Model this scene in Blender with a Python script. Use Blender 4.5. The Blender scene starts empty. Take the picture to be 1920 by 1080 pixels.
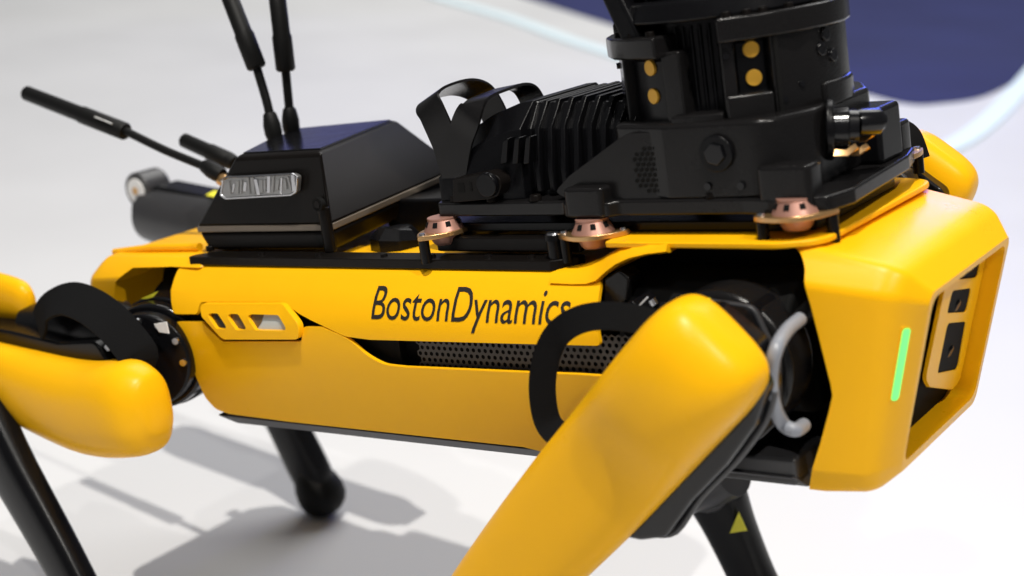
import bpy, bmesh, math, random
from mathutils import Vector, Matrix
random.seed(7)
scene = bpy.context.scene
C = scene.collection

# ---------------------------------------------------------------- camera, world, lamps, exposure
cd = bpy.data.cameras.new('camera'); cam = bpy.data.objects.new('camera', cd); C.objects.link(cam)
_r = [[0.813179, 0.582013, 0.0], [-0.189791, 0.265173, 0.945337], [-0.550199, 0.768729, -0.326094]]          # rows: right, up, forward
cam.matrix_world = Matrix(((_r[0][0], _r[1][0], -_r[2][0], 0), (_r[0][1], _r[1][1], -_r[2][1], 0),
                           (_r[0][2], _r[1][2], -_r[2][2], 0), (0, 0, 0, 1)))
cam.location = (0.72026,-0.93260,0.84521)
cd.sensor_width = 36.0; cd.lens = 36.0 * 2735.0 / 1920.0
cd.clip_start = .02; cd.clip_end = 200
cd.dof.use_dof = True; cd.dof.focus_distance = 1.12; cd.dof.aperture_fstop = 4.5
scene.camera = cam

w = bpy.data.worlds.new('World'); scene.world = w; w.use_nodes = True
bg = w.node_tree.nodes['Background']; bg.inputs[0].default_value = (.97, .98, 1.0, 1); bg.inputs[1].default_value = .13

def lamp(name, loc, target, power, size, col=(1, 1, 1), spot=None):
    if spot:
        l = bpy.data.lights.new(name, 'SPOT'); l.spot_size = math.radians(spot); l.spot_blend = .5; l.shadow_soft_size = size
    else:
        l = bpy.data.lights.new(name, 'AREA'); l.shape = 'DISK'; l.size = size
    l.energy = power; l.color = col
    o = bpy.data.objects.new(name, l); C.objects.link(o); o.location = loc
    o.rotation_euler = (Vector(target) - Vector(loc)).to_track_quat('-Z', 'Y').to_euler()
    return o
lamp('ceiling_spot_key', (.42, -.85, 3.7), (0, .2, .3), 430, .018, (1, .955, .88), 110)
lamp('ceiling_spot_front', (2.15, -.9, 3.4), (0, .2, .3), 215, .02, (1, .955, .89), 100)
lamp('ceiling_spot_side', (.75, -1.9, 3.5), (0, .2, .3), 65, .02, (1, .97, .93), 100)
lamp('hall_fill_light', (-2.2, 6.2, 6.5), (-2.2, 6.2, 0), 620, 8, (1, .985, .96))  # unseen broad fill, added to light the far floor evenly
lamp('blue_stage_wash', (-.7, 3.6, 1.35), (.25, 0, .6), 10, .7, (.12, .18, 1))
lamp('blue_screen_glow', (-3.3, 3.3, .95), (0, 0, .6), .8, 1.1, (.06, .08, 1))

scene.view_settings.view_transform = 'Standard'; scene.view_settings.look = 'None'
scene.view_settings.exposure = 0; scene.view_settings.gamma = 1
scene.render.engine = 'CYCLES'

# ---------------------------------------------------------------- frame of the robot body: nose pitched up, hips 0.42 m over the floor
PITCH = 0.176041
BODY = Matrix.Translation((0, 0, .42)) @ Matrix.Rotation(-PITCH, 4, 'Y')
def B(p): return BODY @ Vector(p)

# ---------------------------------------------------------------- materials
def mat(name, col, rough=.5, metal=0., spec=.5, coat=0., noise=0., nscale=40., bump=0., bscale=300., emit=None, trans=0., rvar=0.):
    m = bpy.data.materials.new(name); m.use_nodes = True
    nt = m.node_tree; b = nt.nodes['Principled BSDF']
    b.inputs['Base Color'].default_value = (*col, 1); b.inputs['Roughness'].default_value = rough
    b.inputs['Metallic'].default_value = metal; b.inputs['Specular IOR Level'].default_value = spec
    b.inputs['Coat Weight'].default_value = coat; b.inputs['Coat Roughness'].default_value = .12
    b.inputs['Transmission Weight'].default_value = trans
    tc = nt.nodes.new('ShaderNodeTexCoord')
    if noise or rvar:
        n = nt.nodes.new('ShaderNodeTexNoise'); n.inputs['Scale'].default_value = nscale; n.inputs['Detail'].default_value = 6
        nt.links.new(tc.outputs['Object'], n.inputs['Vector'])
        if noise:
            mx = nt.nodes.new('ShaderNodeMix'); mx.data_type = 'RGBA'
            mx.inputs[6].default_value = (*[c * (1 - noise) for c in col], 1); mx.inputs[7].default_value = (*[min(1, c * (1 + noise)) for c in col], 1)
            nt.links.new(n.outputs['Fac'], mx.inputs[0]); nt.links.new(mx.outputs[2], b.inputs['Base Color'])
        if rvar:
            mr = nt.nodes.new('ShaderNodeMapRange'); mr.inputs[1].default_value = .3; mr.inputs[2].default_value = .7
            mr.inputs[3].default_value = max(.03, rough - rvar); mr.inputs[4].default_value = rough + rvar
            nt.links.new(n.outputs['Fac'], mr.inputs[0]); nt.links.new(mr.outputs[0], b.inputs['Roughness'])
    if bump:
        n2 = nt.nodes.new('ShaderNodeTexNoise'); n2.inputs['Scale'].default_value = bscale; n2.inputs['Detail'].default_value = 3
        nt.links.new(tc.outputs['Object'], n2.inputs['Vector'])
        bp = nt.nodes.new('ShaderNodeBump'); bp.inputs['Strength'].default_value = bump; bp.inputs['Distance'].default_value = .0006
        nt.links.new(n2.outputs['Fac'], bp.inputs['Height']); nt.links.new(bp.outputs[0], b.inputs['Normal'])
    if emit:
        b.inputs['Emission Color'].default_value = (*emit[0], 1); b.inputs['Emission Strength'].default_value = emit[1]
    return m
YEL = mat('yellow_moulded_plastic', (.90, .455, .004), .32, spec=.17, noise=.03, nscale=25, bump=.12, bscale=900, rvar=.05)
BLK = mat('black_plastic', (.0036, .0036, .0044), .26, spec=.20, noise=.2, bump=.15, bscale=900)
GLO = mat('gloss_black', (.004, .004, .005), .16, spec=.4, rvar=.04)
ANO = mat('black_anodised_metal', (.0055, .0045, .0041), .30, spec=.13, noise=.15, bump=.1, bscale=1200)
GRY = mat('charcoal_cast_metal', (.0075, .0071, .0074), .20, spec=.26, noise=.15, bump=.25, bscale=900)
CAV = mat('matte_black_cavity', (.004, .004, .004), .8, spec=.15)
RUB = mat('black_rubber', (.004, .004, .004), .55, spec=.2, bump=.3, bscale=500)
WEB = mat('black_webbing', (.005, .005, .0055), .85, spec=.12, bump=.9, bscale=1400)
STR = mat('brown_grey_seam', (.17, .14, .11), .4, metal=.4)
GRI = mat('dark_grille', (.06, .052, .045), .5, metal=.4)
COP = mat('pink_copper', (.42, .22, .17), .42, metal=.45, noise=.12, nscale=80)
BRS = mat('brass_plate', (.62, .38, .17), .3, metal=.9, noise=.1, nscale=80)
STE = mat('bright_steel', (.60, .60, .62), .25, metal=1)
PEW = mat('pewter_badge', (.34, .34, .34), .38, metal=.8, noise=.2, nscale=200)
CBL = mat('grey_cable_sleeve', (.24, .255, .29), .35, spec=.5, bump=.3, bscale=200)
STK = mat('yellow_sticker', (.78, .72, .03), .5)
AMB = mat('amber_contact', (.74, .40, .04), .35, metal=.3)
LED = mat('green_status_light', (.1, .8, .1), .4, emit=((.16, .92, .22), .95))
INK = mat('black_print', (.012, .009, .006), .6)
WHT = mat('white_label', (.75, .75, .75), .6)
GLS = mat('dark_sensor_glass', (.02, .018, .015), .06, spec=.6)
GLW = mat('pale_reflection_glass', (.50, .52, .50), .18, spec=.6)  # white-grey reflection put into the pane colour
GLB = mat('brown_sensor_glass', (.16, .10, .04), .15, spec=.6)
KNE = mat('dark_grey_motor_shell', (.034, .034, .037), .38, spec=.5, noise=.1)
FLO = mat('white_stage_floor', (.665, .67, .68), .45, spec=.3, noise=.03, nscale=2.2, rvar=.06)
NAV = mat('navy_floor_panel', (.022, .028, .12), .40, spec=.18, noise=.35, nscale=1.6)
LST = mat('pale_light_streak', (.66, .76, .80), .5, emit=((.70, .92, 1), .16))

# ---------------------------------------------------------------- mesh helpers
def fillet(poly, r, seg=5):
    """round the corners of a 2-D polygon; r is one radius or a list"""
    n = len(poly); out = []
    for i in range(n):
        rr = r[i] if isinstance(r, (list, tuple)) else r
        p = Vector(poly[i]); a = Vector(poly[i - 1]) - p; b = Vector(poly[(i + 1) % n]) - p
        if rr <= 0: out.append(tuple(p)); continue
        ang = a.angle(b); la, lb = a.length, b.length
        d = min(rr / max(math.tan(ang / 2), 1e-3), la * .48, lb * .48)
        s, e = p + a.normalized() * d, p + b.normalized() * d
        for k in range(seg + 1):
            t = k / seg
            q = s * (1 - t) ** 2 + p * 2 * t * (1 - t) + e * t * t
            out.append(tuple(q))
    return out

class MB:
    def __init__(s): s.v = []; s.f = []
    def add(s, vs, fs):
        o = len(s.v); s.v += [tuple(v) for v in vs]; s.f += [tuple(i + o for i in f) for f in fs]; return s
    def loft(s, rings, cap0=True, cap1=True, closed=True):
        n = len(rings[0]); vs = [p for r in rings for p in r]; fs = []
        for i in range(len(rings) - 1):
            for j in range(n if closed else n - 1):
                k = (j + 1) % n; fs.append((i * n + j, i * n + k, (i + 1) * n + k, (i + 1) * n + j))
        if cap0: fs.append(tuple(range(n))[::-1])
        if cap1: fs.append(tuple(range((len(rings) - 1) * n, len(rings) * n)))
        return s.add(vs, fs)
    def pris(s, poly, ax, a, b):
        f = {'x': lambda p, d: (d, p[0], p[1]), 'y': lambda p, d: (p[0], d, p[1]), 'z': lambda p, d: (p[0], p[1], d)}[ax]
        return s.loft([[f(p, a) for p in poly], [f(p, b) for p in poly]])
    def box(s, x0, x1, y0, y1, z0, z1): return s.pris([(x0, y0), (x1, y0), (x1, y1), (x0, y1)], 'z', z0, z1)
    def cyl(s, p0, p1, r0, r1=None, n=24, caps=True):
        return s.tube([p0, p1], [r0, r0 if r1 is None else r1], n, caps)
    def tube(s, path, rad, n=16, caps=True):
        P = [Vector(p) for p in path]; rings = []; up = None
        for i, p in enumerate(P):
            d = (P[min(i + 1, len(P) - 1)] - P[max(i - 1, 0)]).normalized()
            if up is None: up = d.orthogonal().normalized()
            up = (up - d * up.dot(d)).normalized(); sd = d.cross(up)
            r = rad[i] if isinstance(rad, (list, tuple)) else rad
            rings.append([p + (up * math.cos(2 * math.pi * k / n) + sd * math.sin(2 * math.pi * k / n)) * r for k in range(n)])
        return s.loft(rings, caps, caps)
    def ribbon(s, path, side, width, th):
        """flat band along a path; side: width direction, or one per point"""
        P = [Vector(p) for p in path]; rings = []
        for i, p in enumerate(P):
            d = (P[min(i + 1, len(P) - 1)] - P[max(i - 1, 0)]).normalized()
            sd = Vector(side[i] if isinstance(side[0], (list, tuple, Vector)) else side)
            sd = (sd - d * sd.dot(d)).normalized(); nn = d.cross(sd)
            a, b = sd * width / 2, nn * th / 2
            rings.append([p - a - b, p + a - b, p + a + b, p - a + b])
        return s.loft(rings)
    def strap(s, path, normal, width, th):
        P = [Vector(p) for p in path]; sides = []
        for i in range(len(P)):
            d = (P[min(i + 1, len(P) - 1)] - P[max(i - 1, 0)]).normalized(); sides.append(d.cross(Vector(normal)))
        return s.ribbon(path, sides, width, th)
    def mirror_y(s):
        m = MB(); m.v = [(x, -y, z) for x, y, z in s.v]; m.f = [f[::-1] for f in s.f]; return m
    def build(s, name, material, parent, bevel=0., seg=2, sub=0, sharp=35, limit=30, raw=False, smooth=True, solid=0.):
        pts = [Vector(p) for p in s.v] if raw else [B(p) for p in s.v]
        return finish(name, pts, s.f, material, parent, bevel, seg, sub, sharp, limit, smooth, solid)
def finish(name, pts, faces, material, parent, bevel=0., seg=2, sub=0, sharp=35, limit=30, smooth=True, solid=0.):
    lo = Vector([min(p[i] for p in pts) for i in range(3)]); hi = Vector([max(p[i] for p in pts) for i in range(3)]); cen = (lo + hi) / 2
    me = bpy.data.meshes.new(name); me.from_pydata([p - cen for p in pts], [], faces)
    bm = bmesh.new(); bm.from_mesh(me)
    if not solid: bmesh.ops.recalc_face_normals(bm, faces=bm.faces)
    bm.to_mesh(me); bm.free()
    me.materials.append(material)
    if smooth:
        me.polygons.foreach_set('use_smooth', [True] * len(me.polygons)); me.set_sharp_from_angle(angle=math.radians(sharp))
    o = bpy.data.objects.new(name, me); C.objects.link(o)
    if parent: o.parent = parent; o.location = cen - world_loc(parent)
    else: o.location = cen
    if sub: md = o.modifiers.new('s', 'SUBSURF'); md.levels = md.render_levels = sub
    if solid: md = o.modifiers.new('t', 'SOLIDIFY'); md.thickness = solid; md.offset = -1
    if bevel:
        md = o.modifiers.new('b', 'BEVEL'); md.width = bevel; md.segments = seg; md.limit_method = 'ANGLE'; md.angle_limit = math.radians(limit); md.harden_normals = True
    return o
def world_loc(o):
    p = Vector(o.location)
    while o.parent: o = o.parent; p = p + o.location
    return p
def thing(name, label, cat, loc, group=None):
    o = bpy.data.objects.new(name, None); C.objects.link(o); o.location = loc; o['label'] = label; o['category'] = cat
    if group: o['group'] = group
    o.empty_display_size = .05
    return o
def catmull(pts, n=6):
    P = [Vector(p) for p in pts]; out = []
    for i in range(len(P) - 1):
        a, b, c, d = P[max(i - 1, 0)], P[i], P[i + 1], P[min(i + 2, len(P) - 1)]
        for k in range(n):
            t = k / n
            out.append(.5 * (2 * b + (c - a) * t + (2 * a - 5 * b + 4 * c - d) * t * t + (3 * b - a - 3 * c + d) * t ** 3))
    out.append(P[-1]); return out
def holed(outer, holes, ax, a, b):
    """plate with holes: outer and holes are 2-D loops, extruded from a to b along ax"""
    f = {'x': lambda p, d: (d, p[0], p[1]), 'y': lambda p, d: (p[0], d, p[1]), 'z': lambda p, d: (p[0], p[1], d)}[ax]
    m = MB()
    for d in (a, b):
        bm = bmesh.new(); es = []
        for lp in [outer] + holes:
            vs = [bm.verts.new(f(p, d)) for p in lp]
            es += [bm.edges.new((vs[i], vs[(i + 1) % len(vs)])) for i in range(len(vs))]
        bmesh.ops.triangle_fill(bm, edges=es, use_beauty=True)
        bm.verts.index_update()
        m.add([v.co for v in bm.verts], [[v.index for v in fc.verts] for fc in bm.faces]); bm.free()
    for lp in [outer] + holes: m.loft([[f(p, a) for p in lp], [f(p, b) for p in lp]], False, False)
    bm = bmesh.new()
    vs = [bm.verts.new(v) for v in m.v]
    for fc in m.f:
        try: bm.faces.new([vs[i] for i in fc])
        except ValueError: pass
    bmesh.ops.remove_doubles(bm, verts=bm.verts, dist=1e-6); bm.verts.index_update()
    r = MB().add([v.co for v in bm.verts], [[v.index for v in fc.verts] for fc in bm.faces]); bm.free(); return r
def boolean(base, cutters, name, material, parent, bevel=0., seg=2, limit=35):
    """base MB combined with (MB, operation, bevel) cutters, evaluated to one mesh"""
    def tmp(m):
        me = bpy.data.meshes.new('tmp'); me.from_pydata([B(p) for p in m.v], [], m.f)
        bm = bmesh.new(); bm.from_mesh(me); bmesh.ops.recalc_face_normals(bm, faces=bm.faces); bm.to_mesh(me); bm.free()
        o = bpy.data.objects.new('tmp', me); C.objects.link(o); return o
    o = tmp(base[0])
    if base[1]:
        md = o.modifiers.new('b', 'BEVEL'); md.width = base[1]; md.segments = 4; md.limit_method = 'ANGLE'; md.angle_limit = math.radians(12)
    cs = []
    for m, op, bv in cutters:
        q = tmp(m); cs.append(q)
        if bv:
            md = q.modifiers.new('b', 'BEVEL'); md.width = bv; md.segments = 3; md.limit_method = 'ANGLE'; md.angle_limit = math.radians(30)
        md = o.modifiers.new('c', 'BOOLEAN'); md.operation = op; md.object = q; md.solver = 'EXACT'
    bpy.context.view_layer.update()
    ev = o.evaluated_get(bpy.context.evaluated_depsgraph_get()); me = ev.to_mesh()
    pts = [v.co.copy() for v in me.vertices]; fs = [tuple(p.vertices) for p in me.polygons]; ev.to_mesh_clear()
    for q in [o] + cs: bpy.data.objects.remove(q)
    return finish(name, pts, fs, material, parent, bevel, seg, 0, 32, limit)

# side surface of the body: y as a function of z (right side)
PR = [(-.086, -.110), (-.080, -.115), (-.05, -.122), (-.02, -.127), (.000, -.1285), (.015, -.128), (.025, -.1262), (.035, -.122), (.044, -.1165), (.052, -.1095), (.058, -.1035), (.062, -.098), (.064, -.093)]
def YS(z):
    if z <= PR[0][0]: return PR[0][1]
    for (a, ya), (b, yb) in zip(PR, PR[1:]):
        if z <= b: return ya + (yb - ya) * (z - a) / (b - a)
    return PR[-1][1]
def cut_xz(polys, zs, xs):
    bm = bmesh.new()
    for vs, fs in polys:
        bv = [bm.verts.new((x, 0, z)) for x, z in vs]
        for f in fs: bm.faces.new([bv[i] for i in f])
    for z in zs: bmesh.ops.bisect_plane(bm, geom=bm.verts[:] + bm.edges[:] + bm.faces[:], plane_co=(0, 0, z), plane_no=(0, 0, 1))
    for x in xs: bmesh.ops.bisect_plane(bm, geom=bm.verts[:] + bm.edges[:] + bm.faces[:], plane_co=(x, 0, 0), plane_no=(1, 0, 0))
    bm.verts.index_update()
    v = [(p.co.x, p.co.z) for p in bm.verts]; f = [[q.index for q in fc.verts] for fc in bm.faces]; bm.free()
    return v, f
ZC = [z for z, _ in PR] + [-.065, -.035, -.01, .0075, .02, .03, .04, .048, .055, .06]
def side_panel(name, outline, off, th, material, parent, left=False, yf=YS, bevel=.0012):
    v, f = cut_xz([(outline, [range(len(outline))])], ZC, [-.2 + .04 * i for i in range(14)])
    s = -1 if left else 1
    pts = [B((x, s * (yf(z) - off), z)) for x, z in v]
    fs = []
    for fc in f:
        a, b, c = pts[fc[0]], pts[fc[1]], pts[fc[2]]
        nn = Vector()
        for i in range(len(fc)): nn += pts[fc[i]].cross(pts[fc[(i + 1) % len(fc)]])
        fs.append(fc if nn.y * s < 0 else fc[::-1])
    return finish(name, pts, fs, material, parent, bevel, 2, 0, 40, 50, True, th)

# ================================================================ setting
def flat(name, pts, z, material):
    m = MB(); m.loft([[(x, y, z - .004) for x, y in pts], [(x, y, z) for x, y in pts]])
    return m.build(name, material, None, raw=True, smooth=False)
o = MB().add([(-60, -60, 0), (60, -60, 0), (60, 60, 0), (-60, 60, 0)], [(0, 1, 2, 3)]).build('floor', FLO, None, raw=True, smooth=False); o['kind'] = 'structure'
edge = catmull([(*p, 0) for p in [(-3.2583,4.3794),(-1.6346,3.4054),(-1.2115,3.1798),(-0.9431,3.085),(-0.7267,2.9887),(-0.6443,3.0566),(-0.5863,3.198),(-0.5822,3.4729),(-0.6107,3.7759)]], 8)
pts = [(p.x, p.y) for p in edge] + [(.5, 8), (.3, 22), (-9, 22), (-9, 7)]
o = flat('dark_floor', pts, .004, NAV); o['kind'] = 'structure'
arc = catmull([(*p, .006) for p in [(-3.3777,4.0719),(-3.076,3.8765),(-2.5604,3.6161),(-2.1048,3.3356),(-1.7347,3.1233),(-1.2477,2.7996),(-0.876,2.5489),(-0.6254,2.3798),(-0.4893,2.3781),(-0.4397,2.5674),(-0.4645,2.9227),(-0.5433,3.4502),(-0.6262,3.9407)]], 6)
o = MB().ribbon(arc, (0, 1, 0), .10, .006)
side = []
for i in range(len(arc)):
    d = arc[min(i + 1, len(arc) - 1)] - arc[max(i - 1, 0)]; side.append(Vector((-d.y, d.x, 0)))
o = MB().ribbon(arc, side, .060, .008).build('floor_light_streak', LST, None, raw=True)  # streak of light on the floor, built as a faintly glowing ribbon
o['label'] = 'thin pale streak of light curving across the white floor'; o['category'] = 'light strip'

# ================================================================ the robot
robot = thing('quadruped_robot', 'yellow and black four legged robot with nose raised on white floor', 'robot', (0, 0, 0))
def part(m, name, material, **k): return m.build(name, material, k.pop('parent', robot), **k)
def both(m, name, material, **k):
    a = m.build(name, material, k.get('parent', robot), **{q: v for q, v in k.items() if q != 'parent'})
    b = m.mirror_y().build(name, material, k.get('parent', robot), **{q: v for q, v in k.items() if q != 'parent'})
    return a, b

# inner chassis
chassis = part(MB().box(-.20, .205, -.1105, .1105, -.075, .040), 'chassis', CAV, bevel=.004)
part(MB().box(.205, .365, -.045, .045, -.075, .076), 'front_bulkhead', CAV, bevel=.004)
part(MB().box(-.37, -.20, -.045, .045, -.075, .060), 'rear_bulkhead', CAV, bevel=.004)
tray = [(-.24, -.085), (.40, -.085), (.40, .085), (-.24, .085)]
part(MB().loft([[(-.200, -.098, -.0855), (.36, -.098, -.0855), (.36, .098, -.0855), (-.200, .098, -.0855)], [(-.212, -.110, -.074), (.355, -.1115, -.074), (.355, .1115, -.074), (-.212, .110, -.074)]]), 'belly_tray', KNE, bevel=.002)
part(MB().box(.26, .356, -.108, -.06, -.082, -.062), 'front_skid', KNE, bevel=.003)

# side panels
UP = [(-0.2306,0.0432),(-0.222,0.0248),(-0.1913,0.0257),(-0.1885,0.0355),(-0.0882,0.0379),(-0.0677,0.0295),(-0.0163,0.0134),(0.0096,0.0119),(0.2186,0.0168),(0.2262,0.0171),(0.2187,0.0547)]
UP = [(-.2345, .0640)] + UP + [(.2145, .0640)]
UP = fillet(UP, [.012, .006, .007, .004, .005, .02, .03, .03, .05, 0, .004, .012, .012], 5)
LO = [(-0.2181,0.0182),(-0.1855,0.0193),(-0.1704,0.0082),(-0.1626,0.0027),(-0.0667,0.0071),(-0.063,0.0196),(-0.0426,0.0204),(-0.0142,0.0126),(0.006,-0.0029),(0.0204,-0.0083),(0.0407,-0.009),(0.1557,-0.0065),(0.2052,-0.0052),(0.2466,-0.0051)]
LO += [(.232, -.0845)] + [(0.1372,-0.07),(-0.1094,-0.0699),(-0.1843,-0.0684),(-0.2006,-0.0649),(-0.2078,-0.0542),(-0.2108,-0.0309),(-0.2152,-0.0026)]
LO = fillet(LO, [.002, .004, .004, .006, .004, .005, .02, .05, .05, .03, .05, 0, 0, .004, .004, 0, 0, .012, .012, .01, .02, .03], 4)
for left in (False, True):
    side_panel('upper_side_panel', UP, 0, .0035, YEL, robot, left)
    side_panel('lower_side_panel', LO, 0, .0035, YEL, robot, left)
    # perforated side grille behind the slot between the panels
    v, f = [], []
    px, ph = .0056, .00485
    for j in range(-1, 9):
        for i in range(44):
            cx = .052 + (i + .5 * (j % 2)) * px; cz = -.019 + j * ph
            o0 = len(v)
            for rr in (px / math.sqrt(3), .0018):
                for k in range(6):
                    a = math.radians(60 * k + 30); v.append((cx + rr * math.cos(a), cz + rr * math.sin(a)))
            for k in range(6): f.append((o0 + k, o0 + (k + 1) % 6, o0 + 6 + (k + 1) % 6, o0 + 6 + k))
    s = 1 if left else -1
    m = MB().add([(x, s * .1195, z) for x, z in v], f); part(m, 'perforated_grille', GRI, smooth=False)

# sensor bezel with three windows, right flank and left flank
BZ = fillet([(-0.184,0.0353),(-0.0836,0.0378),(-0.0623,0.0224),(-0.0644,0.0103),(-0.156,0.0062),(-0.18,0.0254)], [.008, .014, .012, .006, .012, .01], 5)
WN = [fillet(p, .0035, 3) for p in ([(-0.174,0.0282),(-0.1599,0.0282),(-0.1467,0.0156),(-0.162,0.0155)], [(-0.15,0.0285),(-0.1349,0.0285),(-0.1226,0.0156),(-0.1375,0.0155)], [(-0.1258,0.0288),(-0.0871,0.0291),(-0.0748,0.017),(-0.1136,0.016)])]
for s in (1, -1):
    m = holed(BZ, WN, 'y', 0, .006)
    m.v = [(x, s * (YS(z) - .005 + y), z) for x, y, z in m.v]
    bz = part(m, 'sensor_bezel', YEL, bevel=.0012, limit=60)
    for p, g in zip(WN, (GLS, GLB, GLW)):
        q = MB().pris(p, 'y', .0025, .004); q.v = [(x, s * (YS(z) - .004 + y), z) for x, y, z in q.v]
        part(q, 'sensor_pane', g, parent=bz, smooth=False)
    if s == 1:
        q = MB().pris([(-0.1244,0.028),(-0.1072,0.0281),(-0.1088,0.0225),(-0.1143,0.0172)], 'y', .0020, .0024); q.v = [(x, YS(z) - .004 + y, z) for x, y, z in q.v]
        part(q, 'sensor_mask', GLB, parent=bz, smooth=False)
part(MB().box(-.21, .03, -.1180, -.1105, -.02, .030), 'panel_backing', CAV)
part(MB().box(-.21, .03, .1105, .1180, -.02, .030), 'panel_backing', CAV)

# lettering printed on the upper side panel
def lettering(text, spots, parent):
    cu = bpy.data.curves.new('t', 'FONT'); cu.body = text; cu.size = 1; cu.resolution_u = 4; cu.space_character = .97
    t = bpy.data.objects.new('t', cu); C.objects.link(t); bpy.context.view_layer.update()
    me = t.evaluated_get(bpy.context.evaluated_depsgraph_get()).to_mesh()
    vs = [(v.co.x, v.co.y) for v in me.vertices]; fs = [tuple(p.vertices) for p in me.polygons]
    bpy.data.objects.remove(t)
    x0, x1 = min(v[0] for v in vs), max(v[0] for v in vs)
    (ax, az), (bx, bzz), h = spots        # baseline start, baseline end, cap height
    cap = .73
    pts2 = [(ax + (bx - ax) * (u - x0) / (x1 - x0), az + (bzz - az) * (u - x0) / (x1 - x0) + q / cap * h) for u, q in vs]
    v, f = cut_xz([(pts2, fs)], ZC, [])
    m = MB().add([(x, YS(z) - .0005, z) for x, z in v], f)
    return part(m, 'lettering', INK, parent=parent, smooth=False)
lettering('BostonDynamics', ([(0.012,0.0283)][0], [(0.1991,0.03)][0], .0245), robot)

# deck between the flanks, mounting rails and their bolts
part(MB().box(-.245, .215, -.0945, .0945, .058, .0638), 'deck_panel', YEL, bevel=.0015)
rl = [(-.219, -.1005), (.172, -.0995), (.19, -.088), (.19, -.078), (-.205, -.078), (-.219, -.092)]
for m in (MB().pris(fillet(rl, .002, 2), 'z', .0625, .0700), MB().pris(fillet(rl, .002, 2), 'z', .0625, .0700).mirror_y()):
    r_ = part(m, 'mounting_rail', ANO, bevel=.0008)
for x in (-.135, -.067, .005, .055, .11, .15):
    for s in (-1, 1): part(MB().cyl((x, s * .091, .0698), (x, s * .091, .0722), .0032, .0026, 12), 'rail_bolt', ANO)

# nose: bevelled hull, trimmed by the wheel-arch profile, with the sensor window cut through its face
def hull(pts):
    bm = bmesh.new()
    for p in pts: bm.verts.new(p)
    r = bmesh.ops.convex_hull(bm, input=bm.verts[:])
    bmesh.ops.dissolve_limit(bm, angle_limit=math.radians(2), verts=bm.verts[:], edges=bm.edges[:])
    loose = [v for v in bm.verts if not v.link_faces]; bmesh.ops.delete(bm, geom=loose, context='VERTS')
    bm.verts.index_update(); m = MB().add([v.co for v in bm.verts], [[v.index for v in f.verts] for f in bm.faces]); bm.free(); return m
def nose_ring(yt, zt, ys, zs, y2, zl, yb, zb, xf, r):
    half = [(yt, zt), (ys, zs), (y2, zl), (yb, zb)]
    poly = half + [(-y, z) for y, z in half[::-1]]
    return [Vector((xf(z), y, z)) for y, z in fillet(poly, r, 5)]
N0 = nose_ring(.094, .0815, .1125, .062, .1125, -.066, .103, -.0865, lambda z: .20, .010)
N1 = nose_ring(.0925, .0810, .1120, .061, .1115, -.068, .102, -.0868, lambda z: .372, .010)
N2 = nose_ring(.0890, .0660, .1025, .050, .1005, -.072, .094, -.0875, lambda z: .404 + (z + .08) * .190, .012)
N3 = nose_ring(.0740, .0460, .0775, .040, .0745, -.074, .070, -.0800, lambda z: .4455 + (z - .0415) * .265, .008)
rings = [N0, N1]
for t in (0, .15, .3, .5, .7, .85, 1):
    rings.append([(p.lerp(q, .16) * (1 - t) ** 2 + q * 2 * t * (1 - t) + q.lerp(r_, .42) * t * t) if False else (q.lerp(p, .22) * (1 - t) ** 2 + q * 2 * t * (1 - t) + q.lerp(r_, .36) * t * t) for p, q, r_ in zip(N1, N2, N3)])
rings.append(N3)
NOSE = MB().loft(rings)
ARCH = [(0.3528,0.0839),(0.3631,0.0819),(0.3693,0.0773),(0.3734,0.07),(0.3775,0.0496),(0.3812,0.0249),(0.3855,-0.0055),(0.3859,-0.0127),(0.3825,-0.0239),(0.3746,-0.0466),(0.3653,-0.07),(0.3604,-0.0807)]
ARC2 = [(x + .002, z - .002) for x, z in ARCH]
NPROF = fillet([(.26, .0785)] + ARC2 + [(.352, -.10), (.50, -.10), (.50, .10), (.26, .10)], [0, .02, .02, .02, .02, .02, .02, .02, .006, .02, .01, .01, .002, 0, 0, 0, 0], 4)
win = [(-.0715, .0415), (.0715, .0415), (.0690, -.0735), (-.0690, -.0735)]
def slant(z): return .4435 + (z - .0415) * .265
WC = MB().loft([[(slant(z) - .045, y * .99, z) for y, z in fillet(win, .010, 4)], [(slant(z) + .03, y * 1.01, z) for y, z in fillet(win, .010, 4)]])
nose = boolean((NOSE, 0), [(MB().pris(NPROF, 'y', -.2, .2), 'INTERSECT', 0), (WC, 'DIFFERENCE', 0)], 'nose_shell', YEL, robot, .0012, 2, 45)
# hatch plate over the front hips
HP = fillet([(.222, -.101), (.355, -.1035), (.385, -.092), (.3895, .092), (.355, .1035), (.222, .101)], [.004, .03, .03, .03, .03, .004], 6)
part(MB().pris(HP, 'z', .0805, .0848), 'hatch_plate', YEL, bevel=.0012)
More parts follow.
